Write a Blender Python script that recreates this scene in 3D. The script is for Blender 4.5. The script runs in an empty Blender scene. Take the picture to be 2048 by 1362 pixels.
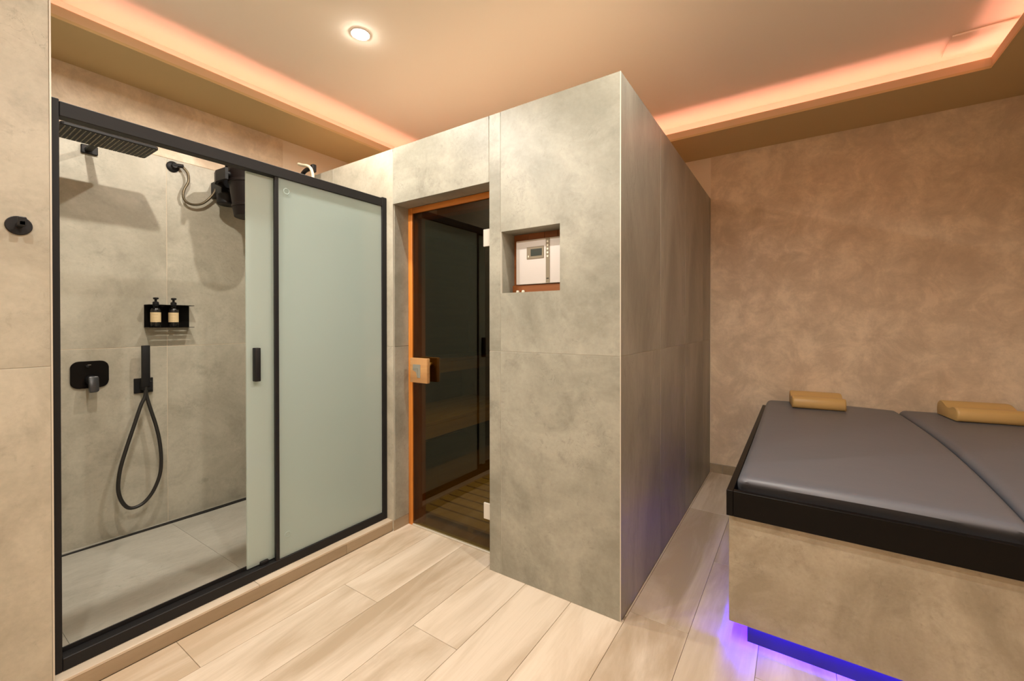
import bpy, bmesh, math, random
from mathutils import Vector, Matrix
random.seed(7)
C = bpy.context.scene.collection
SC = bpy.context.scene

# ------------------------------------------------------------------ camera
W_, H_ = 2048.0, 1362.0
F_PX, CX, CY = 850.5, 1023.3, 651.04
cam_d = bpy.data.cameras.new('camera')
cam = bpy.data.objects.new('camera', cam_d); C.objects.link(cam)
cam_d.sensor_fit = 'HORIZONTAL'; cam_d.sensor_width = 36.0
cam_d.lens = F_PX / W_ * 36.0
cam_d.shift_x = (W_/2 - CX) / W_
cam_d.shift_y = (CY - H_/2) / W_
cam_d.clip_start = 0.02
yaw, pitch, roll = math.radians(33.92), math.radians(0.2845), math.radians(0.06)
cam.matrix_world = (Matrix.Translation((0, 0, 1.2)) @ Matrix.Rotation(yaw, 4, 'Z')
                    @ Matrix.Rotation(math.pi/2 - pitch, 4, 'X') @ Matrix.Rotation(-roll, 4, 'Z'))
SC.camera = cam

# ------------------------------------------------------------------ world, lights, exposure
SC.view_settings.view_transform = 'Standard'
SC.view_settings.look = 'None'
SC.view_settings.gamma = 1.0
SC.view_settings.use_curve_mapping = False
SC.view_settings.exposure = -0.08
w = bpy.data.worlds.new('world'); SC.world = w; w.use_nodes = True
w.node_tree.nodes['Background'].inputs[0].default_value = (0.02, 0.018, 0.016, 1)
w.node_tree.nodes['Background'].inputs[1].default_value = 1.0
SC.cycles.max_bounces = 10
SC.cycles.diffuse_bounces = 6
SC.cycles.glossy_bounces = 5
SC.cycles.transmission_bounces = 8
SC.cycles.transparent_max_bounces = 12
SC.cycles.sample_clamp_indirect = 4.0
SC.cycles.caustics_reflective = False
SC.cycles.caustics_refractive = False

ZC, ZS, ZLIP = 2.70, 2.537, 2.594         # ceiling, soffit underside, top of cove lip
SPOT_COL = (1.0, 0.93, 0.82)
SPOT_W = 67.0
def spot(x, y, power=SPOT_W, size=165, blend=0.35):
    d = bpy.data.lights.new('downlight_and_fill_beam', 'SPOT'); d.energy = power; d.color = SPOT_COL
    d.spot_size = math.radians(size); d.spot_blend = blend; d.shadow_soft_size = 0.02
    o = bpy.data.objects.new('downlight_and_fill_beam', d); C.objects.link(o); o.location = (x, y, ZC - 0.024)
    return o
for ly in (1.39, .54, -.31):  # last row is unseen, added behind the camera as extra fill
    spot(-1.88, ly)
    spot(-.30, ly, 65, 156, .60)

# ------------------------------------------------------------------ materials
def mat(name, col=(.8, .8, .8), rough=.5, metal=0.0, spec=.5, emit=None, estr=0):
    m = bpy.data.materials.new(name); m.use_nodes = True
    b = m.node_tree.nodes['Principled BSDF']
    b.inputs['Base Color'].default_value = (*col, 1); b.inputs['Roughness'].default_value = rough
    b.inputs['Metallic'].default_value = metal; b.inputs['Specular IOR Level'].default_value = spec
    if emit:
        b.inputs['Emission Color'].default_value = (*emit, 1); b.inputs['Emission Strength'].default_value = estr
    return m
class NT:
    def __init__(s, m): s.t = m.node_tree; s.b = s.t.nodes['Principled BSDF']
    def n(s, typ, **kw):
        x = s.t.nodes.new(typ)
        for k, v in kw.items(): setattr(x, k, v)
        return x
    def l(s, a, b): s.t.links.new(a, b)
    def coords(s, scale=(1, 1, 1), rand=True):
        tc = s.n('ShaderNodeTexCoord'); mp = s.n('ShaderNodeMapping'); mp.inputs['Scale'].default_value = scale
        if rand:
            oi = s.n('ShaderNodeObjectInfo'); mu = s.n('ShaderNodeMath', operation='MULTIPLY'); mu.inputs[1].default_value = 37.0
            s.l(oi.outputs['Random'], mu.inputs[0])
            ad = s.n('ShaderNodeVectorMath', operation='ADD'); s.l(tc.outputs['Object'], ad.inputs[0]); s.l(mu.outputs[0], ad.inputs[1])
            s.l(ad.outputs[0], mp.inputs[0])
        else:
            s.l(tc.outputs['Object'], mp.inputs[0])
        return mp.outputs[0]
    def noise(s, vec, scale, detail=6, rough=.55, dist=0.0):
        x = s.n('ShaderNodeTexNoise'); x.inputs['Scale'].default_value = scale; x.inputs['Detail'].default_value = detail
        x.inputs['Roughness'].default_value = rough; x.inputs['Distortion'].default_value = dist; s.l(vec, x.inputs['Vector']); return x.outputs['Fac']
    def ramp(s, fac, stops):
        r = s.n('ShaderNodeValToRGB'); e = r.color_ramp.elements
        while len(e) < len(stops): e.new(0.5)
        for i, (p, c) in enumerate(stops):
            e[i].position = p; e[i].color = (c, c, c, 1) if isinstance(c, (int, float)) else (*c, 1)
        s.l(fac, r.inputs[0]); return r.outputs[0]
    def mix(s, fac, a, b, typ='MIX'):
        x = s.n('ShaderNodeMix', data_type='RGBA', blend_type=typ)
        for sock, v in ((x.inputs[0], fac), (x.inputs[6], a), (x.inputs[7], b)):
            if hasattr(v, 'node'): s.l(v, sock)
            elif isinstance(v, (int, float)): sock.default_value = v
            else: sock.default_value = (*v, 1)
        return x.outputs[2]
    def bump(s, h, strength=.2, dist=.002):
        x = s.n('ShaderNodeBump'); x.inputs['Strength'].default_value = strength; x.inputs['Distance'].default_value = dist
        s.l(h, x.inputs['Height']); s.l(x.outputs[0], s.b.inputs['Normal'])

def concrete(name, light=(.39, .38, .32), dark=(.25, .245, .20), rough=.42, scale=1.0, stretch=(1, 1, 1)):
    m = mat(name, rough=rough); t = NT(m); v = t.coords(stretch)
    n1 = t.noise(v, 2.2*scale, 8, .62, .6); n2 = t.noise(v, 9*scale, 8, .7, .8); n3 = t.noise(v, 60*scale, 4, .6)
    base = t.mix(t.ramp(n1, [(.38, 0.0), (.62, 1.0)]), dark, light)
    nb = t.noise(v, 5.0*scale, 9, .68, .35)
    sp = t.mix(t.ramp(n2, [(.36, 0.35), (.60, 1.0)]), tuple(c*.80 for c in dark), base)
    c2 = t.mix(t.ramp(nb, [(.38, 0.0), (.53, 1.0)]), sp, base)
    # short wandering hairline marks
    vo = t.n('ShaderNodeTexNoise'); vo.inputs['Scale'].default_value = 14*scale; vo.inputs['Detail'].default_value = 5; vo.inputs['Distortion'].default_value = 2.2
    t.l(v, vo.inputs['Vector'])
    line = t.ramp(vo.outputs['Fac'], [(.486, 0.0), (.497, 1.0), (.508, 0.0)])
    mask = t.ramp(t.noise(v, 3.7*scale, 3), [(.56, 0.0), (.66, 0.5)])
    mk = t.n('ShaderNodeMath', operation='MULTIPLY'); t.l(line, mk.inputs[0]); t.l(mask, mk.inputs[1])
    c3 = t.mix(mk.outputs[0], c2, tuple(c*.55 for c in dark))
    sp2 = t.ramp(t.noise(v, 24*scale, 7, .7, .5), [(.59, 0.0), (.70, .45)])
    c3 = t.mix(sp2, c3, tuple(c*.78 for c in dark))
    fine = t.mix(t.ramp(n3, [(.3, .90), (.7, 1.0)]), (0, 0, 0), c3)
    t.l(fine, t.b.inputs['Base Color'])
    t.bump(n2, .08, .003)
    return m
M = {}
M['concrete'] = concrete('concrete_tile')
M['concrete_side'] = concrete('concrete_tile_raking_light', (.38, .37, .315), (.245, .24, .20), stretch=(1, 1, .35))  # vertical streaks of grazing light on the side face drawn into the pattern
M['concrete_light'] = concrete('shower_concrete_tile', (.54, .505, .415), (.40, .37, .295))
M['concrete_floor'] = concrete('shower_floor_tile', (.52, .50, .44), (.42, .40, .345), stretch=(1, .4, 1))
M['concrete_bed'] = concrete('bed_panel_laminate', (.43, .375, .285), (.29, .245, .175), scale=1.5)
M['grout'] = mat('grout', (.44, .42, .36), .9)
M['grout_floor'] = mat('floor_grout', (.27, .20, .135), .9)

def plaster(name, light=(.80, .655, .49), dark=(.66, .515, .37)):
    m = mat(name, rough=.5); t = NT(m); v = t.coords(rand=False)
    n1 = t.noise(v, 1.3, 8, .6, .25); n2 = t.noise(v, 5.5, 10, .74, .35); n3 = t.noise(v, 32, 6, .75, .6)
    a = t.mix(t.ramp(n1, [(.35, 0.0), (.65, 1.0)]), dark, light)
    b = t.mix(t.ramp(n2, [(.40, .55), (.53, 0.0)]), a, tuple(c*.82 for c in dark))
    c = t.mix(t.ramp(n2, [(.53, 0.0), (.62, .4)]), b, tuple(min(1, c*1.22) for c in light))
    c = t.mix(t.ramp(n3, [(.30, .30), (.46, 0.0)]), c, tuple(q*.85 for q in dark))
    t.l(c, t.b.inputs['Base Color'])
    rr = t.ramp(n2, [(.42, .60), (.58, .30)]); t.l(rr, t.b.inputs['Roughness'])
    ad = t.n('ShaderNodeMath', operation='MULTIPLY_ADD'); ad.inputs[1].default_value = .35; t.l(n3, ad.inputs[0]); t.l(n2, ad.inputs[2])
    t.bump(ad.outputs[0], .4, .006)
    return m
M['plaster'] = plaster('trowelled_plaster')
M['paint'] = mat('cream_paint', (.78, .66, .52), .8)
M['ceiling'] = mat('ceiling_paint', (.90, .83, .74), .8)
M['soffit_bounce_tint'] = mat('soffit_bounce_tint', (.58, .43, .22), .8)  # warm floor bounce and dimness of the underside put into the colour
M['lip_bounce_tint'] = mat('lip_bounce_tint', (.66, .49, .31), .8)  # lighter than the soffit: light falling on the lip put into the colour

def woodtile(name, light=(.73, .625, .51), dark=(.49, .385, .275), var=.13):
    m = mat(name, rough=.42); t = NT(m)
    v = t.coords((4.5, .7, 4.5)); n1 = t.noise(v, .9, 7, .6, 1.0)
    v2 = t.coords((60, 1.6, 60)); n2 = t.noise(v2, 2.0, 5, .65, .3)
    a = t.mix(t.ramp(n1, [(.38, 0.0), (.57, 1.0)]), dark, light)
    b = t.mix(t.ramp(n2, [(.34, .18), (.56, 0.0)]), a, dark)
    # knots
    vk = t.coords((5.5, 1.7, 5.5)); vo = t.n('ShaderNodeTexVoronoi'); vo.inputs['Scale'].default_value = .8; t.l(vk, vo.inputs['Vector'])
    k = t.ramp(vo.outputs['Distance'], [(.02, .55), (.13, 0.0)])
    c = t.mix(k, b, tuple(q*.62 for q in dark))
    oi = t.n('ShaderNodeObjectInfo'); r = t.ramp(oi.outputs['Random'], [(0, 1-var), (1, 1.0)])
    d = t.mix(1.0, c, r, 'MULTIPLY')
    t.l(d, t.b.inputs['Base Color']); t.bump(n2, .06, .001)
    return m
M['plank'] = woodtile('oak_look_floor_tile')
M['plankx'] = woodtile('oak_look_curb_tile', (.69, .59, .47), (.56, .45, .33))
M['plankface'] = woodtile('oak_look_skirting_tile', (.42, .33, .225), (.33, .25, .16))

def wood(name, light, dark, axis=2, rough=.45):
    m = mat(name, rough=rough); t = NT(m); s = [28, 28, 28]; s[axis] = 1.2
    v = t.coords(tuple(s)); n = t.noise(v, 1.0, 6, .6, .6)
    t.l(t.mix(t.ramp(n, [(.32, 0.0), (.66, 1.0)]), dark, light), t.b.inputs['Base Color']); t.bump(n, .08, .001)
    return m
M['pine'] = wood('oiled_pine_frame', (.72, .27, .045), (.50, .15, .018))
M['pine_x'] = wood('oiled_pine_frame_head', (.70, .26, .045), (.48, .14, .018), axis=0)
M['pine_dark'] = wood('stained_spruce', (.30, .10, .024), (.20, .06, .014), axis=0)
M['sauna_wood'] = wood('sauna_lining_wood', (.30, .17, .07), (.20, .10, .035), axis=1)
M['bench_wood'] = wood('sauna_bench_wood', (.62, .42, .20), (.46, .28, .12), axis=1)
M['duck_wood'] = wood('duckboard_wood', (.56, .44, .19), (.42, .31, .12), axis=0)
M['oak'] = wood('oak_handle', (.52, .30, .125), (.40, .20, .075), axis=0)
M['black'] = mat('matt_black_metal', (.011, .0105, .0115), .5, spec=.28)
M['black_soft'] = mat('black_lacquer', (.005, .004, .0035), .38, spec=.12)
M['black_wood'] = mat('black_bucket', (.010, .006, .0055), .5, spec=.25)
M['rubber'] = mat('black_hose', (.02, .018, .016), .45)
M['chrome'] = mat('brushed_steel', (.62, .60, .56), .35, 1.0)
M['grey_metal'] = mat('grey_metal', (.42, .41, .36), .4, .6)
M['lever'] = mat('satin_black_lever', (.035, .035, .038), .3)
M['white'] = mat('white_plastic', (.66, .62, .60), .45)
M['hinge'] = mat('satin_silver_hinge', (.72, .68, .62), .4, .15)
M['plinth'] = mat('plinth_laminate', (.05, .05, .065), .8, spec=.08)
M['taupe'] = mat('taupe_plastic', (.24, .20, .14), .5)
M['screen'] = mat('dark_display', (.045, .055, .05), .2)
M['ledwhite'] = mat('indicator_white', (.85, .80, .68), .4)
M['mesh_hose'] = mat('braided_bronze_hose', (.15, .12, .075), .4, .6)
M['rope'] = mat('cream_rope', (.75, .68, .50), .9)
M['label'] = mat('cream_label', (.72, .56, .32), .6)
M['ink'] = mat('label_ink', (.52, .41, .24), .7)
M['bottle'] = mat('black_bottle', (.015, .014, .013), .22)
M['foam'] = mat('tan_vinyl', (.62, .40, .15), .45)
M['trimmetal'] = mat('edge_trim', (.62, .58, .50), .4, .3)
def vinyl():
    m = mat('grey_vinyl', (.130, .138, .165), .40); t = NT(m); v = t.coords(rand=False)
    t.bump(t.noise(v, 4.0, 3, .5), .25, .01); return m
M['vinyl'] = vinyl()
M['led_orange'] = mat('cove_led', (.9, .5, .3), .5, emit=(1.0, .40, .30), estr=23)
M['led_blue'] = mat('bed_led', (.2, .1, .9), .5, emit=(.03, .002, 1.0), estr=340)
M['lamp'] = mat('lamp_lens', (1, 1, 1), .5, emit=(1.0, .90, .76), estr=120)

def front_only(nt, fr, sock):
    # surface reflection belongs to the outside of the pane; its inner faces let the straight ray out
    g = nt.nodes.new('ShaderNodeNewGeometry'); iv = nt.nodes.new('ShaderNodeMath'); iv.operation = 'SUBTRACT'; iv.inputs[0].default_value = 1.0
    mu = nt.nodes.new('ShaderNodeMath'); mu.operation = 'MULTIPLY'; L = nt.links.new
    L(g.outputs['Backfacing'], iv.inputs[1]); L(fr.outputs[0], mu.inputs[0]); L(iv.outputs[0], mu.inputs[1]); L(mu.outputs[0], sock)
def frosted():
    m = bpy.data.materials.new('frosted_glass'); m.use_nodes = True; nt = m.node_tree; nt.nodes.clear()
    out = nt.nodes.new('ShaderNodeOutputMaterial'); df = nt.nodes.new('ShaderNodeBsdfDiffuse'); tr = nt.nodes.new('ShaderNodeBsdfTranslucent')
    gl = nt.nodes.new('ShaderNodeBsdfGlossy'); mx = nt.nodes.new('ShaderNodeMixShader'); mx2 = nt.nodes.new('ShaderNodeMixShader'); fr = nt.nodes.new('ShaderNodeFresnel')
    df.inputs[0].default_value = (.62, .715, .695, 1); tr.inputs[0].default_value = (.78, .88, .87, 1)
    gl.inputs['Roughness'].default_value = .16; fr.inputs[0].default_value = 1.45; mx.inputs[0].default_value = .55
    L = nt.links.new
    L(df.outputs[0], mx.inputs[1]); L(tr.outputs[0], mx.inputs[2]); front_only(nt, fr, mx2.inputs[0]); L(mx.outputs[0], mx2.inputs[1]); L(gl.outputs[0], mx2.inputs[2]); L(mx2.outputs[0], out.inputs[0])
    return m
M['frosted'] = frosted()
def bronze():
    m = bpy.data.materials.new('bronze_glass'); m.use_nodes = True; nt = m.node_tree; nt.nodes.clear()
    out = nt.nodes.new('ShaderNodeOutputMaterial'); tr = nt.nodes.new('ShaderNodeBsdfTransparent'); gl = nt.nodes.new('ShaderNodeBsdfGlossy')
    fr = nt.nodes.new('ShaderNodeFresnel'); mx = nt.nodes.new('ShaderNodeMixShader')
    tr.inputs[0].default_value = (.47, .405, .16, 1); gl.inputs['Roughness'].default_value = .0; fr.inputs[0].default_value = 1.55
    gl.inputs[0].default_value = (1, .92, .72, 1)
    L = nt.links.new; front_only(nt, fr, mx.inputs[0]); L(tr.outputs[0], mx.inputs[1]); L(gl.outputs[0], mx.inputs[2]); L(mx.outputs[0], out.inputs[0])
    return m
M['bronze'] = bronze()

# ------------------------------------------------------------------ mesh helpers
def add_box(bm, lo, hi):
    x0, y0, z0 = lo; x1, y1, z1 = hi
    v = [bm.verts.new(p) for p in ((x0,y0,z0),(x1,y0,z0),(x1,y1,z0),(x0,y1,z0),(x0,y0,z1),(x1,y0,z1),(x1,y1,z1),(x0,y1,z1))]
    fs = [bm.faces.new([v[i] for i in f]) for f in ((0,3,2,1),(4,5,6,7),(0,1,5,4),(1,2,6,5),(2,3,7,6),(3,0,4,7))]
    return v, fs
def bevel_all(bm, r, seg=1):
    bmesh.ops.bevel(bm, geom=list(bm.edges), offset=r, segments=seg, affect='EDGES', profile=.5)
def finish(name, bm, m, parent=None, loc=(0, 0, 0), smooth=None):
    me = bpy.data.meshes.new(name); bmesh.ops.recalc_face_normals(bm, faces=bm.faces); bm.to_mesh(me); bm.free()
    me.materials.append(M[m] if isinstance(m, str) else m)
    if smooth:
        for p in me.polygons: p.use_smooth = True
        try: me.set_sharp_from_angle(angle=math.radians(smooth))
        except Exception: pass
    o = bpy.data.objects.new(name, me); C.objects.link(o); o.location = loc
    if parent is not None: put(o, parent)
    return o
def put(o, parent):
    # parent without moving: parents are only translated or turned about Z
    bpy.context.view_layer.update()
    o.parent = parent; o.matrix_parent_inverse = parent.matrix_world.inverted()
def box(name, lo, hi, m, parent=None, bev=0.0, seg=1):
    c = [(a+b)/2 for a, b in zip(lo, hi)]
    bm = bmesh.new(); add_box(bm, [a-k for a, k in zip(lo, c)], [a-k for a, k in zip(hi, c)])
    if bev: bevel_all(bm, bev, seg)
    return finish(name, bm, m, parent, c, smooth=40 if seg > 1 else None)
def boxes(name, lst, m, parent=None):
    c = [(a+b)/2 for a, b in zip(lst[0][0], lst[0][1])]
    bm = bmesh.new()
    for lo, hi in lst: add_box(bm, [a-k for a, k in zip(lo, c)], [a-k for a, k in zip(hi, c)])
    return finish(name, bm, m, parent, c)
def add_tube(bm, pts, r, n=10, cap=True, radii=None):
    pts = [Vector(p) for p in pts]; rings = []; up = None
    for i, p in enumerate(pts):
        d = (pts[min(i+1, len(pts)-1)] - pts[max(i-1, 0)]).normalized()
        if up is None:
            up = Vector((0, 0, 1)) if abs(d.z) < .9 else Vector((1, 0, 0))
        s = d.cross(up).normalized(); up = s.cross(d).normalized()
        rr = radii[i] if radii else r
        rings.append([bm.verts.new(p + rr*(math.cos(2*math.pi*k/n)*s + math.sin(2*math.pi*k/n)*up)) for k in range(n)])
    for a, b in zip(rings, rings[1:]):
        for k in range(n): bm.faces.new((a[k], a[(k+1) % n], b[(k+1) % n], b[k]))
    if cap: bm.faces.new(rings[0][::-1]); bm.faces.new(rings[-1])
def tube(name, pts, r, m, parent=None, n=10, radii=None):
    c = Vector(pts[0]); bm = bmesh.new(); add_tube(bm, [Vector(p)-c for p in pts], r, n, True, radii)
    return finish(name, bm, m, parent, c, smooth=50)
def spline(pts, sub=8):
    P = [Vector(p) for p in pts]; out = []
    for i in range(len(P)-1):
        p0, p1, p2, p3 = P[max(i-1, 0)], P[i], P[i+1], P[min(i+2, len(P)-1)]
        for k in range(sub):
            t = k/sub
            out.append(.5*((2*p1)+(-p0+p2)*t+(2*p0-5*p1+4*p2-p3)*t*t+(-p0+3*p1-3*p2+p3)*t**3))
    out.append(P[-1]); return out
def prism(name, outline, axis, a, b, m, parent=None, bev=0.0, seg=1, smooth=None):
    """outline: 2-D points in the two remaining axes (in XYZ order), extruded from a to b along axis"""
    ax = 'XYZ'.index(axis); ot = [i for i in range(3) if i != ax]
    cx = sum(p[0] for p in outline)/len(outline); cy = sum(p[1] for p in outline)/len(outline); cm = (a+b)/2
    bm = bmesh.new()
    def P(p, h):
        v = [0, 0, 0]; v[ot[0]] = p[0]-cx; v[ot[1]] = p[1]-cy; v[ax] = h-cm; return v
    A = [bm.verts.new(P(p, a)) for p in outline]; B = [bm.verts.new(P(p, b)) for p in outline]
    bm.faces.new(A); bm.faces.new(B[::-1]); n = len(outline)
    for i in range(n): bm.faces.new((A[i], B[i], B[(i+1) % n], A[(i+1) % n]))
    if bev: bevel_all(bm, bev, seg)
    loc = [0, 0, 0]; loc[ot[0]] = cx; loc[ot[1]] = cy; loc[ax] = cm
    return finish(name, bm, m, parent, loc, smooth)
def lathe(name, prof, m, parent=None, loc=(0, 0, 0), n=24, axis='Z', tilt=None):
    bm = bmesh.new(); rings = []
    for r, z in prof:
        rings.append([bm.verts.new((r*math.cos(2*math.pi*k/n), r*math.sin(2*math.pi*k/n), z)) for k in range(n)])
    for a, b in zip(rings, rings[1:]):
        for k in range(n): bm.faces.new((a[k], a[(k+1) % n], b[(k+1) % n], b[k]))
    bm.faces.new(rings[0][::-1]); bm.faces.new(rings[-1])
    if axis == 'X': bmesh.ops.rotate(bm, verts=bm.verts, matrix=Matrix.Rotation(math.pi/2, 3, 'Y'))
    if axis == 'Y': bmesh.ops.rotate(bm, verts=bm.verts, matrix=Matrix.Rotation(-math.pi/2, 3, 'X'))
    if tilt is not None: bmesh.ops.rotate(bm, verts=bm.verts, matrix=tilt)
    return finish(name, bm, m, parent, loc, smooth=35)
def rrect(w_, h_, r, n=6):
    pts = []
    for cx, cy, a0 in ((w_/2-r, h_/2-r, 0), (-w_/2+r, h_/2-r, 90), (-w_/2+r, -h_/2+r, 180), (w_/2-r, -h_/2+r, 270)):
        for k in range(n+1):
            a = math.radians(a0+90*k/n); pts.append((cx+r*math.cos(a), cy+r*math.sin(a)))
    return pts
def empty(name, loc, label=None, cat=None, group=None, kind=None):
    o = bpy.data.objects.new(name, None); C.objects.link(o); o.location = loc; o.empty_display_size = .05
    return tag(o, label, cat, group, kind)
def tag(o, label=None, cat=None, group=None, kind=None):
    for k, v in (('label', label), ('category', cat), ('group', group), ('kind', kind)):
        if v: o[k] = v
    return o
def struct(o): o['kind'] = 'structure'; return o

# ------------------------------------------------------------------ main dimensions
XS, YS, YB, HS = -.587, 1.655, 3.751, 2.207     # sauna right face, sauna front, back wall, sauna top
XL, XR, YF = -3.11, 1.40, -1.40                # shower tile face, right wall, wall behind the camera
XP, YP = -1.935, .303                          # partition face and its end
XD1, XD2, HD, YD = -1.936, -1.243, 1.887, 1.766  # door recess
JZ = 1.067                                     # tile course joint
G = .0010                                      # half joint
TT = .010                                      # tile thickness

# ------------------------------------------------------------------ floor
floor = struct(box('floor', (-3.3, YF-.15, -.12), (XR+.15, YB+.15, -.0035), 'grout_floor'))
rows = []
joints = {-1.958: .62, -1.728: 1.19, -1.498: .58, -1.268: 1.18, -1.038: .60, -.808: .55, -.578: 1.74, -.348: 1.14, -.118: .45, .112: 1.0, .342: .25, .572: .8, .802: .1, 1.032: 1.1, 1.262: .5}
cache = {}
def plank(x0, x1, y0, y1, m='plank', parent=None):
    wd, ln = round(x1-x0, 4), round(y1-y0, 4); key = (wd, ln, m)
    if key in cache:
        o = cache[key].copy(); o.matrix_parent_inverse = cache[key].matrix_parent_inverse.copy(); C.objects.link(o)
        o.location = ((x0+x1)/2, (y0+y1)/2, -.005); return o
    o = box('plank', (x0, y0, -.010), (x1, y1, 0), m, parent or floor, bev=.0007); cache[key] = o; return o
for rx, jy in joints.items():
    x0, x1 = max(rx, -1.943)+.0008, min(rx+.23, XR)-.0008
    if rx < -1.3 or rx < -.9 and rx > -1.3: pass
    ymax = YB if rx > -.6 else (YD+.10 if rx < -1.26 else YS+.02)
    y = jy
    while y > YF: y -= 1.2
    while y < ymax:
        a, b = max(y, YF)+.0008, min(y+1.2, ymax)-.0008
        if b-a > .03 and not (x0 > -.15 and a > 2.0): plank(x0, x1, a, b)
        y += 1.2
plank(XS+.001, -.5795, 1.7, 2.93); plank(XS+.001, -.5795, 2.933, 3.74)

# ------------------------------------------------------------------ shower tray, curb
fl2 = struct(box('floor_shower', (XL-.02, YP-.01, -.002), (-2.07, YS+.02, .022), 'grout'))
def floor_tile(x0, x1, y0, y1):
    def z(x, y): return .034 - .020*min(max((y-.3)/1.35, 0), 1)*min(max((x+2.07)/(-1.04), 0), 1) + .004*(1-(x+2.07)/(-1.04))
    cxx, cyy = (x0+x1)/2, (y0+y1)/2; bm = bmesh.new()
    v, f = add_box(bm, (x0-cxx, y0-cyy, .0), (x1-cxx, y1-cyy, .03))
    for q in v[4:]: q.co.z = z(q.co.x+cxx, q.co.y+cyy)
    return finish('tile', bm, 'concrete_floor', fl2, (cxx, cyy, 0))
for y0, y1 in ((YP, .3795), (.3805, .9545), (.9555, 1.5295), (1.5305, YS)):
    floor_tile(-3.057, -2.075, y0, y1)
floor_tile(XL, -3.095, YP, YS)
drain = tag(box('shower_drain', (-3.094, YP+.002, .004), (-3.058, YS-.002, .0265), 'black'), 'long thin black drain channel in the shower floor along the back wall', 'drain')

curb = struct(box('trim_1', (-2.078, YP-.02, -.002), (-1.949, YS, .052), 'grout'))
ys = [YP-.0, .80, 1.352, YS]
cuts_top = [YP, .92, YS]
for a, b in zip(cuts_top, cuts_top[1:]): box('tile', (-2.08, a+.0008, .052), (-1.944, b-.0008, .062), 'plankx', curb, bev=.0008)
cuts_face = [YF, -.1, .2, 1.352, YS]
for a, b in zip(cuts_face, cuts_face[1:]): box('tile', (-1.949, a+.0008, .0), (-1.9455, b-.0008, .0515), 'plankface', curb, bev=.0005)

# ------------------------------------------------------------------ walls
def tiles_on(parent, axis, face, sgn, us, zs, m, name='tile', holes=None):
    """rectangular tiles; axis = normal axis, face = coordinate of visible face, sgn = direction of normal"""
    for u0, u1 in zip(us, us[1:]):
        for z0, z1 in zip(zs, zs[1:]):
            a, b = face - sgn*TT, face
            n0, n1 = min(a, b), max(a, b)
            if axis == 'X': lo, hi = (n0, u0+G, z0+G), (n1, u1-G, z1-G)
            else: lo, hi = (u0+G, n0, z0+G), (u1-G, n1, z1-G)
            box(name, lo, hi, m, parent, bev=.0008)
part = struct(box('wall_partition', (XL-.14, YF-.15, 0), (XP-.0014, YP-.003, ZC+.02), 'grout'))
tiles_on(part, 'X', XP, 1, [YF, -.897, -.297, YP-.004], [0.0, JZ, 2.267, ZC], 'concrete_light')
box('edge_trim', (XP-.012, YP-.004, 0.062), (XP+.0005, YP, ZC), 'trimmetal', part)

wl = struct(box('wall_left', (XL-.14, YP-.003, -.05), (XL-.0014, YB+.14, ZC+.02), 'paint'))
tiles_on(wl, 'X', XL, 1, [YP, .355, .955, 1.555, YS], [.012, JZ, 2.184], 'concrete_light')
box('plaster', (XL-.012, YP, 2.185), (XL+.0015, YS-.012, ZS+.003), 'plaster', wl)

wb = struct(box('wall_back', (XL-.14, YB+.003, -.05), (XR+.15, YB+.15, ZC+.02), 'paint'))
box('plaster', (XS+.004, YB-.002, .071), (XR, YB+.01, ZS+.003), 'plaster', wb)
bb = struct(box('baseboard_back', (XS, YB-.009, 0), (XR, YB+.003, .070), 'grout'))
for a, b in ((XS, -.493), (-.493, .707), (.707, XR)): box('tile', (a+.0008, YB-.013, 0.0), (b-.0008, YB-.008, .0705), 'plankface', bb, bev=.0006)
wr = struct(box('wall_right', (XR, YF-.15, -.05), (XR+.15, YB+.003, ZC+.02), 'plaster'))
wf = struct(box('wall_front', (XP-.003, YF-.15, -.05), (XR, YF, ZC+.02), 'plaster'))

# ------------------------------------------------------------------ ceiling with lit cove
ceil = struct(box('ceiling', (XL-.14, YF-.15, ZC), (XR+.15, YB+.15, ZC+.12), 'ceiling'))
XLL, YLB, XLR, YLF = -2.692, 3.26, .84, -1.0    # lip lines
CV = .15
def soffit(lo, hi): box('soffit', lo, hi, 'soffit_bounce_tint', ceil)
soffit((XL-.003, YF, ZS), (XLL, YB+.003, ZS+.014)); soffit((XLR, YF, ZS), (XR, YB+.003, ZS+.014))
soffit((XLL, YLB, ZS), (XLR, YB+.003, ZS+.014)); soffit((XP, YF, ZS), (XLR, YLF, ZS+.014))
def lip(lo, hi): box('cove_lip', lo, hi, 'lip_bounce_tint', ceil)
LT = .014
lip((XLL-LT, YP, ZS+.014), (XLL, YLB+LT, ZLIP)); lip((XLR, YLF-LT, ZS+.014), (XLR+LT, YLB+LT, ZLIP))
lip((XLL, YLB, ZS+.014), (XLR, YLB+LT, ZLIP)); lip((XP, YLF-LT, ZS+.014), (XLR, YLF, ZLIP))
def cback(lo, hi): box('cove_back', lo, hi, 'ceiling', ceil)
cback((XL-.003, YP, ZS+.014), (XLL-CV, YB, ZC)); cback((XLR+CV, YF, ZS+.014), (XR, YB, ZC))
cback((XLL-CV, YLB+CV, ZS+.014), (XLR+CV, YB, ZC)); cback((XP, YF, ZS+.014), (XLR+CV, YLF-CV, ZC))
def led(lo, hi): box('led_strip', lo, hi, 'led_orange', ceil)
d0, d1 = .055, .067
zl0, zl1 = ZS+.015, ZS+.021
led((XLL-d1, YP+.01, zl0), (XLL-d0, YLB+d1, zl1)); led((XLR+d0, YLF, zl0), (XLR+d1, YLB+d1, zl1))
led((XLL-d0, YLB+d0, zl0), (XLR+d0, YLB+d1, zl1)); led((XP+.02, YLF-d1, zl0), (XLR, YLF-d0, zl1))

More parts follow.
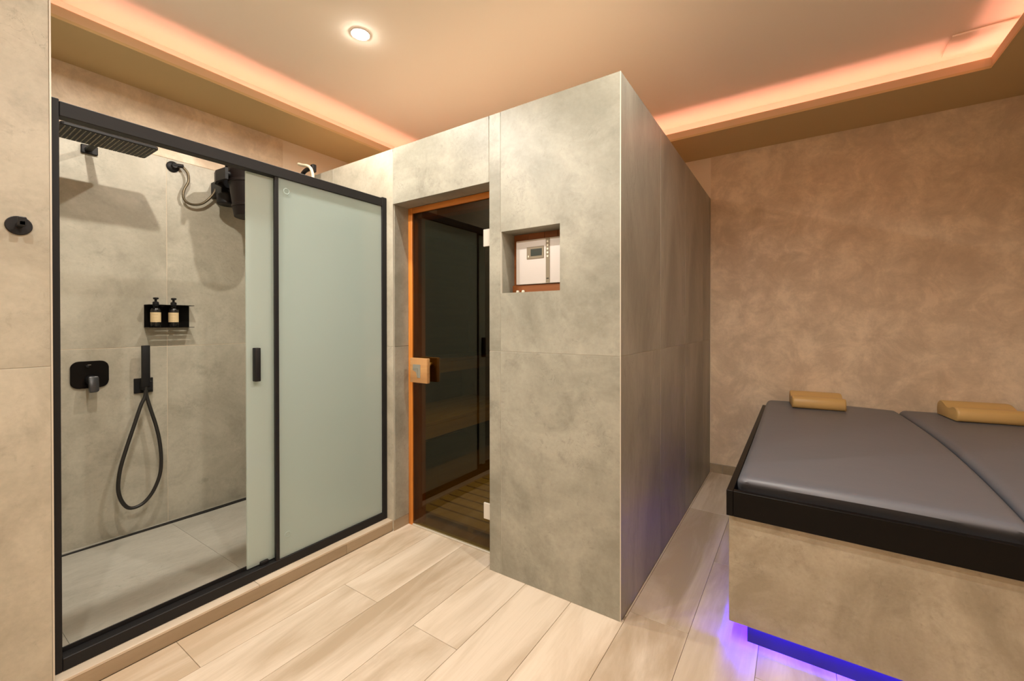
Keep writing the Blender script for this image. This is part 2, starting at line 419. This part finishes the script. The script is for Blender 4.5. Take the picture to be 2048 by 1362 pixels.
dl = empty('downlight', (-1.881, 1.397, ZC), 'small round recessed spotlight glowing in the ceiling in front of the shower', 'ceiling light')
bm = bmesh.new()
prof = [(.0375, -.001), (.041, -.005), (.047, -.005), (.050, -.0005)]
n = 32; rings = [[bm.verts.new((r*math.cos(2*math.pi*k/n), r*math.sin(2*math.pi*k/n), z)) for k in range(n)] for r, z in prof]
for a, b in zip(rings, rings[1:]):
    for k in range(n): bm.faces.new((a[k], a[(k+1) % n], b[(k+1) % n], b[k]))
finish('bezel', bm, 'white', dl, (-1.881, 1.397, ZC), smooth=40)
lathe('lens', [(.006, -.020), (.020, -.0175), (.031, -.012), (.037, -.004), (.037, -.001)], 'lamp', dl, (-1.881, 1.397, ZC), 32)

av = empty('air_vent', (.79, 3.21, ZC), 'square white ventilation cover on the ceiling in the corner above the glowing cove', 'air vent')
VX0, VX1, VY0, VY1 = .662, .90, 3.108, 3.318
boxes('collar', [((VX0+.02, VY0+.02, ZC-.010), (VX1-.02, VY1-.02, ZC))], 'ceiling', av)
box('cover', (VX0, VY0, ZC-.019), (VX1, VY1, ZC-.010), 'ceiling', av, bev=.002)

# ------------------------------------------------------------------ sauna cabin
sauna = empty('sauna_cabin', (-1.85, 2.7, 0), 'grey concrete-tiled sauna cabin with a bronze glass door and a small niche', 'sauna')
Y0 = YS + .0014
boxes('body', [
    ((XD2+.002, Y0, 0), (-1.1726, 1.86, 2.19)), ((-1.1726, Y0, 0), (XS-.0014, 1.86, 1.342)), ((-1.1726, Y0, 1.638), (XS-.0014, 1.86, 2.19)),
    ((-.8575, Y0, 1.342), (XS-.0014, 1.86, 1.638)), ((-1.1726, 1.78, 1.342), (-.8575, 1.86, 1.638)),
    ((XD1-.002, Y0, HD+.003), (XD2+.002, 1.86, 2.19)), ((XL+.001, Y0, 0), (XD1-.002, 1.86, 2.19)),
    ((-.70, 1.86, 0), (XS-.0014, YB-.001, 2.19)), ((XL+.001, 1.86, 2.09), (-.70, YB-.001, 2.19))], 'grout', sauna)
# right front pier: strip of cut tile, then the big tiles, the upper one notched for the niche
XK = -1.176
NX1, NZ0, NZ1 = -.8595, 1.344, 1.636
def ftile(x0, x1, z0, z1, m='concrete'): return box('tile', (x0, YS, z0), (x1, YS+TT, z1), m, sauna, bev=.0008)
ftile(XD2, XK-G, 0, JZ-G); ftile(XD2, XK-G, JZ+G, HS)
ftile(XK+G, XS-.003, 0, JZ-G)
prism('tile', [(XK+G, JZ+G), (XS-.003, JZ+G), (XS-.003, HS), (XK+G, HS), (XK+G, NZ1), (NX1, NZ1), (NX1, NZ0), (XK+G, NZ0)], 'Y', YS, YS+TT, 'concrete', sauna)
ftile(XD1, XD2-.003, HD, HS)
for a, b in ((-2.512, XD1-.003), (XL+.001, -2.515)):
    ftile(a, b, .012, JZ-G, 'concrete_light'); ftile(a, b, JZ+G, HS, 'concrete_light')
# niche lining and door reveals
box('niche_lining', (XK-.006, YS+TT, NZ0), (XK+.0052, 1.779, NZ1), 'concrete', sauna)
box('niche_lining', (NX1, YS+TT, NZ0), (NX1+.002, 1.779, NZ1), 'concrete', sauna)
box('niche_lining', (XK, YS+TT, NZ0-.002), (NX1, 1.779, NZ0), 'concrete', sauna)
box('niche_lining', (XK, YS+TT, NZ1), (NX1, 1.779, NZ1+.002), 'concrete', sauna)
for q, (a, b) in enumerate(((-1.172, -1.09), (-1.089, -1.0), (-.999, -.93), (-.929, -.858))):
    box('niche_board', (a, 1.766, NZ0), (b, 1.780, NZ1), 'pine_dark', sauna, bev=.001)
box('niche_batten', (-1.1700, 1.748, NZ0), (NX1, 1.766, 1.386), 'pine_dark', sauna, bev=.002)
for z0, z1 in ((.062, JZ-G), (JZ+G, HD)):
    box('tile', (XD1-.002, YS+TT+.0005, z0), (XD1+.002, YD+.02, z1), 'concrete', sauna)
    box('tile', (XD2-.002, YS+TT+.0005, 0 if z0 < .1 else z0), (XD2+.002, YD+.02, z1), 'concrete', sauna)
box('tile', (XD1, YS+TT, HD), (XD2, YD+.02, HD+.003), 'concrete', sauna)
box('skirting_tile', (XD1-.002, YS+.001, 0), (XD1+.003, YD, .0605), 'plankface', sauna)
# right side face
us = [YS+.003, 2.252, 2.832, 3.432, YB-.001]
for u0, u1 in zip(us, us[1:]):
    for z0, z1 in ((0, JZ-G), (JZ+G, HS)):
        box('tile', (XS-TT, u0+G, z0), (XS, u1-G, z1), 'concrete_side', sauna, bev=.0008)
box('corner_trim', (XS-.003, YS-.0004, 0), (XS+.0004, YS+.0032, HS), 'trimmetal', sauna)
box('roof', (XL+.001, YS+TT+.001, 2.19), (XS-TT-.001, YB-.001, HS-.004), 'paint', sauna)
# interior lining
box('lining', (XL+.002, 1.861, .02), (XL+.02, YB-.012, 2.088), 'sauna_wood', sauna)
box('lining', (XL+.02, YB-.03, .02), (-.722, YB-.012, 2.088), 'sauna_wood', sauna)
box('lining', (-.722, 1.861, .02), (-.702, YB-.012, 2.088), 'sauna_wood', sauna)
box('lining', (XL+.02, 1.861, 2.07), (-.722, YB-.03, 2.089), 'sauna_wood', sauna)
box('lining', (XL+.02, 1.861, .02), (XD1-.01, 1.878, 2.07), 'sauna_wood', sauna)
box('sauna_floor', (XL+.003, 1.80, -.002), (-.704, YB-.002, .006), 'sauna_wood', sauna)
duck = empty('duckboard', (-1.6, 2.2, .006)); put(duck, sauna)
for x in (-1.93, -1.55, -1.19): box('bearer', (x-.02, 1.88, .006), (x+.02, 2.9, .026), 'duck_wood', duck)
for k in range(11):
    y = 1.885+k*.092
    box('slat', (-1.97, y, .026), (-1.15, y+.078, .042), 'duck_wood', duck, bev=.002)
def bench(x0, x1, y0, y1, z, nsl, legz):
    b = empty('bench', ((x0+x1)/2, (y0+y1)/2, 0)); put(b, sauna)
    wsl = (x1-x0)/nsl
    for k in range(nsl): box('slat', (x0+k*wsl+.006, y0, z-.028), (x0+(k+1)*wsl-.006, y1, z), 'bench_wood', b, bev=.003)
    box('fascia', (x1-.028, y0, z-.125), (x1-.004, y1, z-.030), 'bench_wood', b, bev=.003)
    for y in (y0+.1, y1-.1): box('support', (x0, y-.02, .006), (x1-.03, y+.02, z-.029), 'sauna_wood', b)
bench(-2.98, -2.36, 1.90, 3.70, .43, 6, 0)
bench(-3.07, -2.66, 1.90, 3.70, .88, 4, 0)
ld = bpy.data.lights.new('sauna_fill_light', 'AREA'); ld.energy = 6.5; ld.color = (1.0, .84, .46); ld.shape = 'DISK'; ld.size = .16; ld.spread = math.radians(100)  # added fill so the cabin floor shows through the glass; no lamp seen
lo_ = bpy.data.objects.new('sauna_fill_light', ld); C.objects.link(lo_); lo_.location = (-1.55, 2.45, 2.06)
# pine door frame with a rebate
df = empty('door_frame', (-1.59, YD, 0)); put(df, sauna)
box('jamb', (XD1+.0025, YD, 0), (-1.899, 1.845, HD-.001), 'pine', df, bev=.004, seg=2)
box('jamb', (-1.899, YD+.019, 0), (-1.868, 1.845, HD-.042), 'pine', df, bev=.002)
box('jamb', (-1.281, YD, 0), (XD2-.0025, 1.845, HD-.001), 'pine', df, bev=.004, seg=2)
box('jamb', (-1.312, YD+.019, 0), (-1.281, 1.845, HD-.042), 'pine', df, bev=.002)
box('head', (-1.899, YD, HD-.036), (-1.281, 1.845, HD-.001), 'pine_x', df, bev=.004, seg=2)
box('head', (-1.899, YD+.019, HD-.068), (-1.281, 1.845, HD-.036), 'pine_x', df, bev=.002)
box('threshold', (-1.90, YD-.002, -.001), (-1.26, 1.80, .010), 'trimmetal', sauna, bev=.002)
# bronze glass door
door = empty('door', (-1.27, YD, 0)); put(door, sauna)
box('glass', (-1.922, YD+.0035, .016), (-1.276, YD+.0115, HD-.022), 'bronze', door)
for z0, z1 in ((1.600, 1.690), (.180, .264)):
    box('hinge', (-1.362, YD-.006, z0), (-1.284, YD+.0034, z1), 'hinge', door, bev=.002)
    box('hinge', (-1.362, YD+.0116, z0), (-1.284, YD+.018, z1), 'hinge', door, bev=.002)
hx0, hx1, hz0, hz1 = -1.868, -1.731, .860, 1.001
box('handle', (hx0, YD-.048, hz0), (hx1, YD-.022, hz1), 'oak', door, bev=.004, seg=2)
box('handle', (hx0, YD+.036, hz0), (hx1, YD+.062, hz1), 'oak', door, bev=.004, seg=2)
tube('handle_stud', [(-1.765, YD-.022, .965), (-1.765, YD+.036, .965)], .011, 'oak', door)
tube('handle_stud', [(-1.835, YD-.022, .885), (-1.835, YD+.036, .885)], .011, 'oak', door)
il = prism('handle_inlay', [(-1.842, .965), (-1.782, .965), (-1.782, .890), (-1.807, .890), (-1.815, .920), (-1.842, .932)], 'Y', YD-.0495, YD-.047, 'grey_metal', door)
il['label'] = 'grey metal corner-shaped inlay'
prism('handle_inlay', [(-1.842, .944), (-1.8, .944), (-1.8, .890), (-1.806, .890), (-1.806, .938), (-1.842, .938)], 'Y', YD-.0508, YD-.0494, 'chrome', door)

# control unit in the niche
cb = empty('control_unit', (-1.01, 1.75, 1.39), 'white sauna control unit with a small dark display set in the niche', 'control panel')
box('housing', (-1.142, 1.738, 1.388), (-.884, 1.766, 1.600), 'white', cb, bev=.003, seg=2)
box('indicator_strip', (-.975, 1.7355, 1.391), (-.955, 1.7385, 1.597), 'taupe', cb)
for k in range(5): lathe('indicator', [(.0048, 0), (.0048, .002)], 'ledwhite', cb, (-.965, 1.7356, 1.5815-k*.0172), 10, 'Y', Matrix.Rotation(math.pi, 3, 'X'))
box('switch', (-.971, 1.7345, 1.408), (-.959, 1.7358, 1.412), 'black', cb)
disp = box('display_frame', (-1.080, 1.735, 1.507), (-.986, 1.7385, 1.564), 'taupe', cb, bev=.001)
box('display', (-1.057, 1.7342, 1.520), (-.996, 1.7352, 1.553), 'screen', disp)
box('mark', (-1.072, 1.7343, 1.515), (-1.067, 1.7352, 1.524), 'ledwhite', disp)
for x in (-1.133, -1.101): lathe('cable_gland', [(.008, 0), (.008, .012), (.005, .016), (.005, .0)][:3], 'ledwhite', cb, (x, 1.7385, 1.3445), 12)

# ------------------------------------------------------------------ shower enclosure
XF0, XF1 = -2.035, -1.99
enc = empty('shower_enclosure', (-2.01, .98, .062), 'black-framed shower screen with a sliding frosted glass door on the low curb', 'shower screen')
ZT, ZTB, ZB0, ZB1 = 1.925, 1.877, .0625, .122
box('post', (XF0, YP+.001, ZB0), (XF1, YP+.026, ZT+.006), 'black', enc, bev=.002)
box('post', (XF0, 1.622, ZB0), (XF1, YS-.001, ZT+.006), 'black', enc, bev=.002)
box('top_rail', (XF0, YP+.026, ZTB), (XF1, 1.622, ZT), 'black', enc, bev=.002)
box('bottom_rail', (XF0, YP+.026, ZB0), (XF1, 1.622, .105), 'black', enc, bev=.002)
box('rail_lip', (XF0+.001, YP+.026, .105), (XF0+.005, 1.622, ZB1), 'black', enc, bev=.001)
box('mullion', (-2.008, 1.016, .105), (-1.992, 1.033, ZTB), 'black', enc, bev=.0015)
fp = box('fixed_panel', (-2.006, 1.033, .105), (-1.998, 1.622, ZTB), 'frosted', enc)
def ring(y, z):
    bm = bmesh.new(); R_, r_ = .013, .0022
    pts = [(0, R_*math.cos(2*math.pi*k/20), R_*math.sin(2*math.pi*k/20)) for k in range(21)]
    for i in range(20): pass
    rg = []
    for k in range(20):
        a = 2*math.pi*k/20; rg.append([bm.verts.new((.6*r_*math.sin(b), (R_+r_*math.cos(b))*math.cos(a), (R_+r_*math.cos(b))*math.sin(a))) for b in [2*math.pi*j/6 for j in range(6)]])
    for k in range(20):
        for j in range(6): bm.faces.new((rg[k][j], rg[(k+1) % 20][j], rg[(k+1) % 20][(j+1) % 6], rg[k][(j+1) % 6]))
    return finish('roller_cap', bm, 'frosted', fp, (-1.9968, y, z), smooth=60)
ring(1.072, 1.822); ring(1.072, .205)
sd = box('sliding_panel', (-2.029, .905, .110), (-2.021, 1.50, ZTB-.003), 'frosted', enc)
box('handle', (-2.021, .929, .942), (-1.993, .953, 1.092), 'black', sd, bev=.003, seg=2)
box('guide', (-2.021, .955, .105), (-2.009, .992, .122), 'black', sd, bev=.003)

# ------------------------------------------------------------------ shower fittings on the back wall
rs = empty('rain_shower', (XL, .62, 2.12), 'wide black rectangular rain shower head on a short wall arm', 'shower head')
hd = prism('head_plate', [(x-2.77, y+.617) for x, y in rrect(.205, .345, .014, 4)], 'Z', 2.074, 2.089, 'black', rs, bev=.0025)
bm = bmesh.new()
for i in range(11):
    for j in range(20):
        x, y = -.09+.018*i, -.156+.0164*j
        vs = [bm.verts.new((x+.0027*math.cos(2*math.pi*k/6), y+.0027*math.sin(2*math.pi*k/6), 0)) for k in range(6)]
        ws = [bm.verts.new((x+.002*math.cos(2*math.pi*k/6), y+.002*math.sin(2*math.pi*k/6), -.0022)) for k in range(6)]
        for k in range(6): bm.faces.new((vs[k], vs[(k+1) % 6], ws[(k+1) % 6], ws[k]))
        bm.faces.new(ws)
nz = finish('nozzles', bm, mat('grey_silicone', (.50, .47, .36), .6), hd, (-2.77, .617, 2.0738)); nz['kind'] = 'stuff'
box('arm', (XL+.012, .603, 2.106), (-2.755, .631, 2.122), 'black', rs, bev=.003)
box('wall_flange', (XL, .590, 2.095), (XL+.016, .655, 2.140), 'black', rs, bev=.003)
lathe('swivel', [(.020, 2.0888), (.020, 2.096), (.013, 2.098), (.013, 2.108)], 'black', rs, (-2.77, .617, 0), 16)

# tipping bucket with its supply hose
bk = empty('bucket_shower', (XL, 1.27, 2.0), 'black tipping bucket hung in a yoke on the shower wall, half behind frosted glass', 'bucket shower')
bx, by = -2.78, 1.285
prof = [(.0, 1.848), (.098, 1.848), (.107, 1.90), (.1115, 1.903), (.1115, 1.917), (.1078, 1.920), (.124, 2.04), (.1290, 2.043), (.1290, 2.058), (.125, 2.061), (.135, 2.126), (.142, 2.131), (.142, 2.141), (.133, 2.143), (.126, 2.125), (.092, 1.87), (.0, 1.87)]
bm = bmesh.new(); n = 36; rings = [[bm.verts.new((r*math.cos(2*math.pi*k/n), r*math.sin(2*math.pi*k/n), z-2.0)) for k in range(n)] if r > 0 else [bm.verts.new((0, 0, z-2.0))] for r, z in prof]
for a, b in zip(rings, rings[1:]):
    for k in range(n):
        if len(a) == 1: bm.faces.new((a[0], b[(k+1) % n], b[k]))
        elif len(b) == 1: bm.faces.new((a[k], a[(k+1) % n], b[0]))
        else: bm.faces.new((a[k], a[(k+1) % n], b[(k+1) % n], b[k]))
finish('bucket', bm, 'black_wood', bk, (bx, by, 2.0), smooth=40)
yk = [(-2.765, .158), (-2.87, .166), (-2.93, .150), (-2.962, .098), (-2.966, .0)]
yin = [(-2.948, .0), (-2.945, .090), (-2.918, .136), (-2.868, .148), (-2.765, .142)]
outl = [(x, by-d) for x, d in yk] + [(x, by+d) for x, d in yk[::-1][1:]] + [(x, by+d) for x, d in yin[::-1]] + [(x, by-d) for x, d in yin[1:]]
prism('yoke', outl, 'Z', 2.046, 2.112, 'black', bk)
for sg in (-1, 1):
    tube('pivot', [(-2.78, by+sg*.118, 2.082), (-2.78, by+sg*.150, 2.082)], .016, 'black', bk, 12)
box('wall_bracket', (XL, by-.10, 2.00), (-2.962, by+.10, 2.10), 'black', bk, bev=.004)
lathe('float_box', [(.050, 0), (.056, .008), (.056, .060), (.048, .070)], 'black', bk, (-2.99, by-.055, 1.948), 20)
ou = lathe('wall_outlet', [(.032, 0), (.032, .006), (.024, .012), (.013, .014), (.013, .040)], 'black', bk, (XL, .985, 2.140), 20, 'X')
tube('wall_outlet', [(XL+.03, .975, 2.142), (XL+.03, 1.028, 2.150)], .012, 'black', bk, 12)
tube('supply_hose', spline([(XL+.03, 1.022, 2.149), (XL+.035, 1.049, 2.114), (XL+.035, 1.052, 2.063), (XL+.035, 1.031, 2.009), (XL+.035, 1.026, 1.966), (XL+.035, 1.044, 1.937), (XL+.036, 1.08, 1.930), (XL+.04, 1.122, 1.946), (XL+.045, 1.157, 1.982), (XL+.055, 1.182, 2.025), (XL+.06, 1.19, 2.05)]), .0072, 'mesh_hose', bk, 10)

# bracket with the pull rope on the right-hand shower wall
rb = empty('rope_bracket', (-2.79, YS, 2.13), 'curved black bracket rising above the shower rail holding a cream rope', 'bracket')
box('wall_plate', (-2.825, YS-.022, 2.05), (-2.775, YS-.0003, 2.15), 'black', rb, bev=.003)
arm_ = spline([(-2.80, YS-.028, 2.10), (-2.80, 1.612, 2.150), (-2.785, 1.600, 2.195), (-2.730, 1.592, 2.220), (-2.645, 1.590, 2.222)])
tube('arm', arm_, .0, 'black', rb, 10, radii=[.014]*len(arm_))
box('eye', (-2.648, 1.576, 2.190), (-2.616, 1.604, 2.240), 'black', rb, bev=.004)
tag(tube('pull_rope', spline([(-2.757, 1.562, 2.262), (-2.715, 1.562, 2.246), (-2.665, 1.562, 2.232), (-2.625, 1.563, 2.212), (-2.602, 1.563, 2.180), (-2.594, 1.564, 2.140), (-2.592, 1.57, 1.95), (-2.592, 1.57, 1.55)], 6), .0095, 'rope', None, 8), 'cream pull rope running over the black bracket above the shower rail', 'rope')

# shelf and bottles
sh = empty('shower_shelf', (XL, .955, 1.18), 'small black metal wall shelf holding two pump bottles in the shower', 'shelf')
SY0, SY1, SX = .847, 1.064, XL+.082
box('back_plate', (XL, SY0, 1.178), (XL+.003, SY1, 1.310), 'black_soft', sh)
def slotted(z, holes_y, round_=False):
    bm = bmesh.new(); xs = [XL+.003, XL+.013, XL+.0215, XL+.033, XL+.0415, XL+.055, XL+.0635, SX]; y0, y1 = SY0+.02, SY1-.02
    for a, b in zip(xs[0::2], xs[1::2]): add_box(bm, (a, SY0, z), (b, SY1, z+.003))
    for a, b in zip(xs[1::2], xs[2::2]):
        add_box(bm, (a, SY0, z), (b, y0, z+.003)); add_box(bm, (a, y1, z), (b, SY1, z+.003))
    return finish('slotted_plate', bm, 'black_soft', sh)
slotted(1.178, None)
# top plate with two round notches for the bottle necks
BX, BYS = XL+.046, (.888, .972)
bm = bmesh.new()
def ringplate(yc0, yc1, yc, r, z0, z1):
    n = 16; pin = [(BX+r*math.cos(2*math.pi*k/n+math.pi/n), yc+r*math.sin(2*math.pi*k/n+math.pi/n)) for k in range(n)]
    hw, hh = (SX-XL-.003)/2, (yc1-yc0)/2; ccx, ccy = (XL+.003+SX)/2, (yc0+yc1)/2
    pout = []
    for k in range(n):
        a = 2*math.pi*k/n+math.pi/n; c_, s_ = math.cos(a), math.sin(a); q = min(hw/abs(c_) if abs(c_) > 1e-6 else 9, hh/abs(s_) if abs(s_) > 1e-6 else 9)
        pout.append((ccx+c_*q, ccy+s_*q))
    V = {}
    for z in (z0, z1):
        V[z] = ([bm.verts.new((x, y, z)) for x, y in pin], [bm.verts.new((x, y, z)) for x, y in pout])
    for k in range(n):
        j = (k+1) % n
        for z in (z0, z1): bm.faces.new((V[z][0][k], V[z][0][j], V[z][1][j], V[z][1][k]))
        bm.faces.new((V[z0][0][k], V[z0][0][j], V[z1][0][j], V[z1][0][k])); bm.faces.new((V[z0][1][k], V[z0][1][j], V[z1][1][j], V[z1][1][k]))
ringplate(SY0, .930, BYS[0], .021, 1.307, 1.310); ringplate(.930, 1.014, BYS[1], .021, 1.307, 1.310)
add_box(bm, (XL+.003, 1.014, 1.307), (SX, SY1, 1.310))
finish('top_plate', bm, 'black_soft', sh)
def bottle(y, label, group):
    b = empty('pump_bottle', (BX, y, 1.1815), label, 'bottle', group); z = 1.1815
    lathe('body', [(.022, 0), (.0245, .004), (.0245, .096), (.021, .108), (.012, .116), (.011, .122)], 'bottle', b, (BX, y, z), 24)
    lathe('collar', [(.0145, .122), (.0145, .142), (.011, .146)], 'black', b, (BX, y, z), 20)
    lathe('pump', [(.006, .146), (.006, .158), (.0125, .160), (.0125, .168), (.009, .170)], 'black', b, (BX, y, z), 16)
    box('spout', (BX+.004, y-.005, z+.160), (BX+.034, y+.005, z+.168), 'black', b, bev=.002).rotation_euler[2] = 0
    # paper label wraps the front half
    bm = bmesh.new(); n = 12; pr = []
    for k in range(n+1):
        a = math.radians(-78+156*k/n - 24); pr.append([bm.verts.new((r*math.cos(a), r*math.sin(a), h)) for r, h in ((.0249, .028), (.0249, .084))])
    for k in range(n): bm.faces.new((pr[k][0], pr[k+1][0], pr[k+1][1], pr[k][1]))
    lb = finish('label', bm, 'label', b, (BX, y, z)); lb['label'] = 'cream paper label with small print'
    for h0, h1, sp in ((.070, .0725, 30), (.052, .053, 26), (.036, .0375, 30)):
        bm = bmesh.new(); pr = []
        for k in range(7):
            a = math.radians(-sp+2*sp*k/6 - 24); pr.append([bm.verts.new((.0252*math.cos(a), .0252*math.sin(a), h)) for h in (h0, h1)])
        for k in range(6): bm.faces.new((pr[k][0], pr[k+1][0], pr[k+1][1], pr[k][1]))
        finish('print', bm, 'ink', lb, (BX, y, z))
bottle(BYS[0], 'black pump bottle with a cream label at the left end of the shower shelf', 'pump bottles on the shower shelf')
bottle(BYS[1], 'black pump bottle with a cream label in the middle of the shower shelf', 'pump bottles on the shower shelf')

# mixer
mx = empty('shower_mixer', (XL, .62, .932), 'black rounded shower mixer plate with a short grey-topped lever', 'shower tap')
pl = prism('plate', [(y+.620, z+.932) for y, z in rrect(.148, .142, .034, 8)], 'X', XL, XL+.010, 'black_soft', mx, bev=.003)
lathe('button', [(.007, 0), (.007, .014), (.005, .016)], 'black', mx, (XL+.010, .608, .977), 16, 'X')
box('mark', (XL+.0101, .611, .982), (XL+.0108, .624, .9845), 'grey_metal', mx)
lathe('lever_base', [(.024, 0), (.024, .020), (.020, .030)], 'black', mx, (XL+.010, .622, .905), 20, 'X')
lv = prism('lever', [(-.018, .028), (.018, .028), (.021, .020), (.0185, -.050), (.014, -.055), (-.014, -.055), (-.0185, -.050), (-.021, .020)], 'X', 0, .026, 'lever', mx, bev=.004, seg=2, smooth=40)
lv.location = (XL+.054, .624, .882); lv.rotation_euler = (0, math.radians(-14), 0)

# hand shower
hs = empty('hand_shower', (XL, .85, .85), 'black stick hand shower in a square wall holder with a looping hose', 'hand shower')
box('wall_plate', (XL, .799, .806), (XL+.012, .884, .890), 'black', hs, bev=.002)
box('holder', (XL+.012, .822, .826), (XL+.072, .866, .876), 'black', hs, bev=.004)
hd = box('handset', (XL+.052, .8185, .846), (XL+.077, .8535, 1.078), 'black', hs, bev=.003, seg=2)
hx = XL+.065
tube('hose', spline([(hx, .836, .850), (hx, .833, .795), (hx+.004, .812, .742), (hx+.010, .781, .638), (hx+.016, .747, .522), (hx+.020, .721, .420), (hx+.022, .711, .334), (hx+.022, .716, .275), (hx+.022, .733, .225), (hx+.022, .757, .195), (hx+.022, .791, .191), (hx+.022, .826, .209), (hx+.022, .860, .254), (hx+.022, .889, .330), (hx+.020, .898, .414), (hx+.014, .894, .516), (hx+.006, .879, .618), (hx-.004, .856, .722), (hx-.014, .842, .795), (hx-.020, .842, .830)], 6), .0092, 'rubber', hs, 10)

# robe hook on the partition
rh = empty('robe_hook', (XP, .234, 1.494), 'round black robe hook on the concrete-tiled wall left of the shower', 'hook')
lathe('rosette', [(.028, 0), (.028, .005), (.0265, .007)], 'black', rh, (XP, .234, 1.494), 32, 'X')
box('peg', (XP+.006, .2275, 1.4875), (XP+.060, .2415, 1.5015), 'black', rh, bev=.002)
box('peg_tip', (XP+.050, .226, 1.4865), (XP+.060, .243, 1.513), 'black', rh, bev=.002)

# ------------------------------------------------------------------ daybed
bed = empty('daybed', (.59, 2.75, 0), 'wide concrete-look daybed with a black rim and blue light under it', 'bed')
BX0, BX1, BY0, BY1 = -.213, XR-.003, 1.782, YB-.014
box('front_panel', (BX0, BY0, .080), (BX1, BY0+.018, .486), 'concrete_bed', bed, bev=.001)
box('side_panel', (BX0, BY0+.0185, .080), (BX0+.018, BY1, .486), 'concrete_bed', bed, bev=.001)
box('deck', (BX0+.018, BY0+.018, .46), (BX1, BY1, .505), 'black_soft', bed)
box('bottom_board', (BX0+.018, BY0+.018, .112), (BX1, BY1, .122), 'black_soft', bed)
RX0, RY0 = -.219, 1.757
box('front_board', (RX0+.0225, RY0, .486), (BX1, RY0+.024, .580), 'black_soft', bed, bev=.0012)
box('side_board', (RX0, RY0, .486), (RX0+.022, BY1, .580), 'black_soft', bed, bev=.0012)
for x in (-.105, .165, .60): lathe('screw_cap', [(.007, 0), (.007, .0012)], 'black_soft', bed, (x, RY0, .512), 14, 'Y', Matrix.Rotation(math.pi, 3, 'X'))
box('plinth', (-.155, 1.822, 0), (BX1-.02, 1.84, .112), 'plinth', bed)
box('plinth', (-.155, 1.8405, 0), (-.137, BY1, .112), 'plinth', bed)
box('led_strip', (-.16, 1.8015, .100), (BX1-.02, 1.808, .110), 'led_blue', bed)
box('led_strip', (-.188, 1.803, .100), (-.181, 2.75, .110), 'led_blue', bed)

def mattress(name, xl, xr, label, zt=.622, y0=1.806, y1=YB-.012, zb=.506):
    """loft of rounded cross-sections along Y; xl and xr are functions of Y"""
    r = .034; nst = 34; st = []
    for k in range(6): a = math.radians(90*k/5); st.append((y0+r*(1-math.sin(a)) if k else y0+r*1.0 - r, r*(1-math.sin(a))))
    st = [(y0 + r*(1-math.cos(math.radians(90*k/5))), r*(1-math.sin(math.radians(90*k/5)))) for k in range(6)]
    st += [(y0+r+(y1-y0-2*r)*k/nst, 0) for k in range(1, nst)]
    st += [(y1 - r*(1-math.cos(math.radians(90*(5-k)/5))), r*(1-math.sin(math.radians(90*(5-k)/5)))) for k in range(6)]
    bm = bmesh.new(); rings = []
    for y, ins in st:
        a, b = xl(y)+ins*.6, xr(y)-ins*.6; z1 = zt-ins + .004*math.sin(y*2.1); z0 = zb
        pts = []
        for k in range(6): t = math.radians(90*k/5); pts.append((b-r+r*math.cos(t), z1-r+r*math.sin(t)))
        nx = 14
        for k in range(1, nx):
            f = k/nx; pts.append((b-r+(a+r-b+r)*f, z1+.006*math.sin(math.pi*f)))
        for k in range(6): t = math.radians(90+90*k/5); pts.append((a+r+r*math.cos(t), z1-r+r*math.sin(t)))
        pts += [(a, z0), (b, z0)]; und = .06*max(0, 1-(y-y0)/.25)**2
        rings.append([bm.verts.new((x, y + und*min(1, max(0, (zt-.02-z)/.06)), z)) for x, z in pts])
    m_ = len(rings[0])
    for A, B in zip(rings, rings[1:]):
        for k in range(m_): bm.faces.new((A[k], A[(k+1) % m_], B[(k+1) % m_], B[k]))
    bm.faces.new(rings[0][::-1]); bm.faces.new(rings[-1])
    o = finish(name, bm, 'vinyl', None, (0, 0, 0), smooth=50)
    c = Vector(((xl(2.7)+xr(2.7))/2, 2.77, zb)); o.data.transform(Matrix.Translation(-c)); o.location = c
    return tag(o, label, 'mattress')
def seam(y):
    f = (y-1.8)/1.94; return .562 + .042*math.sin(math.pi*min(max(f*1.02, 0), 1)) - .016*f
mattress('mattress', lambda y: -.192, seam, 'grey vinyl mattress at the open left end of the daybed, under one tan pillow')
mattress('mattress', lambda y: seam(y)+.004, lambda y: XR-.01, 'grey vinyl mattress cut off by the right edge of the picture', zt=.628)

def pillow(loc, rz, w_, label):
    # contour pillow: low front roll, dip, higher back roll
    prof = [(-.125, .0), (-.135, .012), (-.138, .035), (-.130, .060), (-.110, .074), (-.085, .074), (-.060, .066), (-.03, .060), (.0, .064), (.035, .080), (.065, .088), (.095, .084), (.118, .066), (.126, .035), (.122, .0)]
    sp = spline([(0, a, b) for a, b in prof], 3); pts = [(p.y, max(p.z, 0)) for p in sp]
    bm = bmesh.new(); rings = []
    cy_ = sum(p[0] for p in pts)/len(pts); cz_ = .035
    for x, sc in ((-w_/2, .93), (-w_/2+.004, .975), (-w_/2+.012, 1), (0, 1), (w_/2-.012, 1), (w_/2-.004, .975), (w_/2, .93)):
        rings.append([bm.verts.new((x, cy_+(a-cy_)*sc, max(0.0, cz_+(b-cz_)*sc) if b > 0 else 0)) for a, b in pts])
    for A, B in zip(rings, rings[1:]):
        for k in range(len(pts)): bm.faces.new((A[k], A[(k+1) % len(pts)], B[(k+1) % len(pts)], B[k]))
    bm.faces.new(rings[0][::-1]); bm.faces.new(rings[-1])
    o = finish('pillow', bm, 'foam', None, loc, smooth=45); o.rotation_euler = (0, 0, rz)
    return tag(o, label, 'pillow', 'contour pillows on the daybed')
pillow((.105, 3.565, .6335), math.radians(5), .29, 'tan contour pillow by the wall on the left mattress, nearer the sauna')
pillow((.885, 3.575, .6395), math.radians(8), .30, 'tan contour pillow on the right-hand mattress, farther from the sauna')
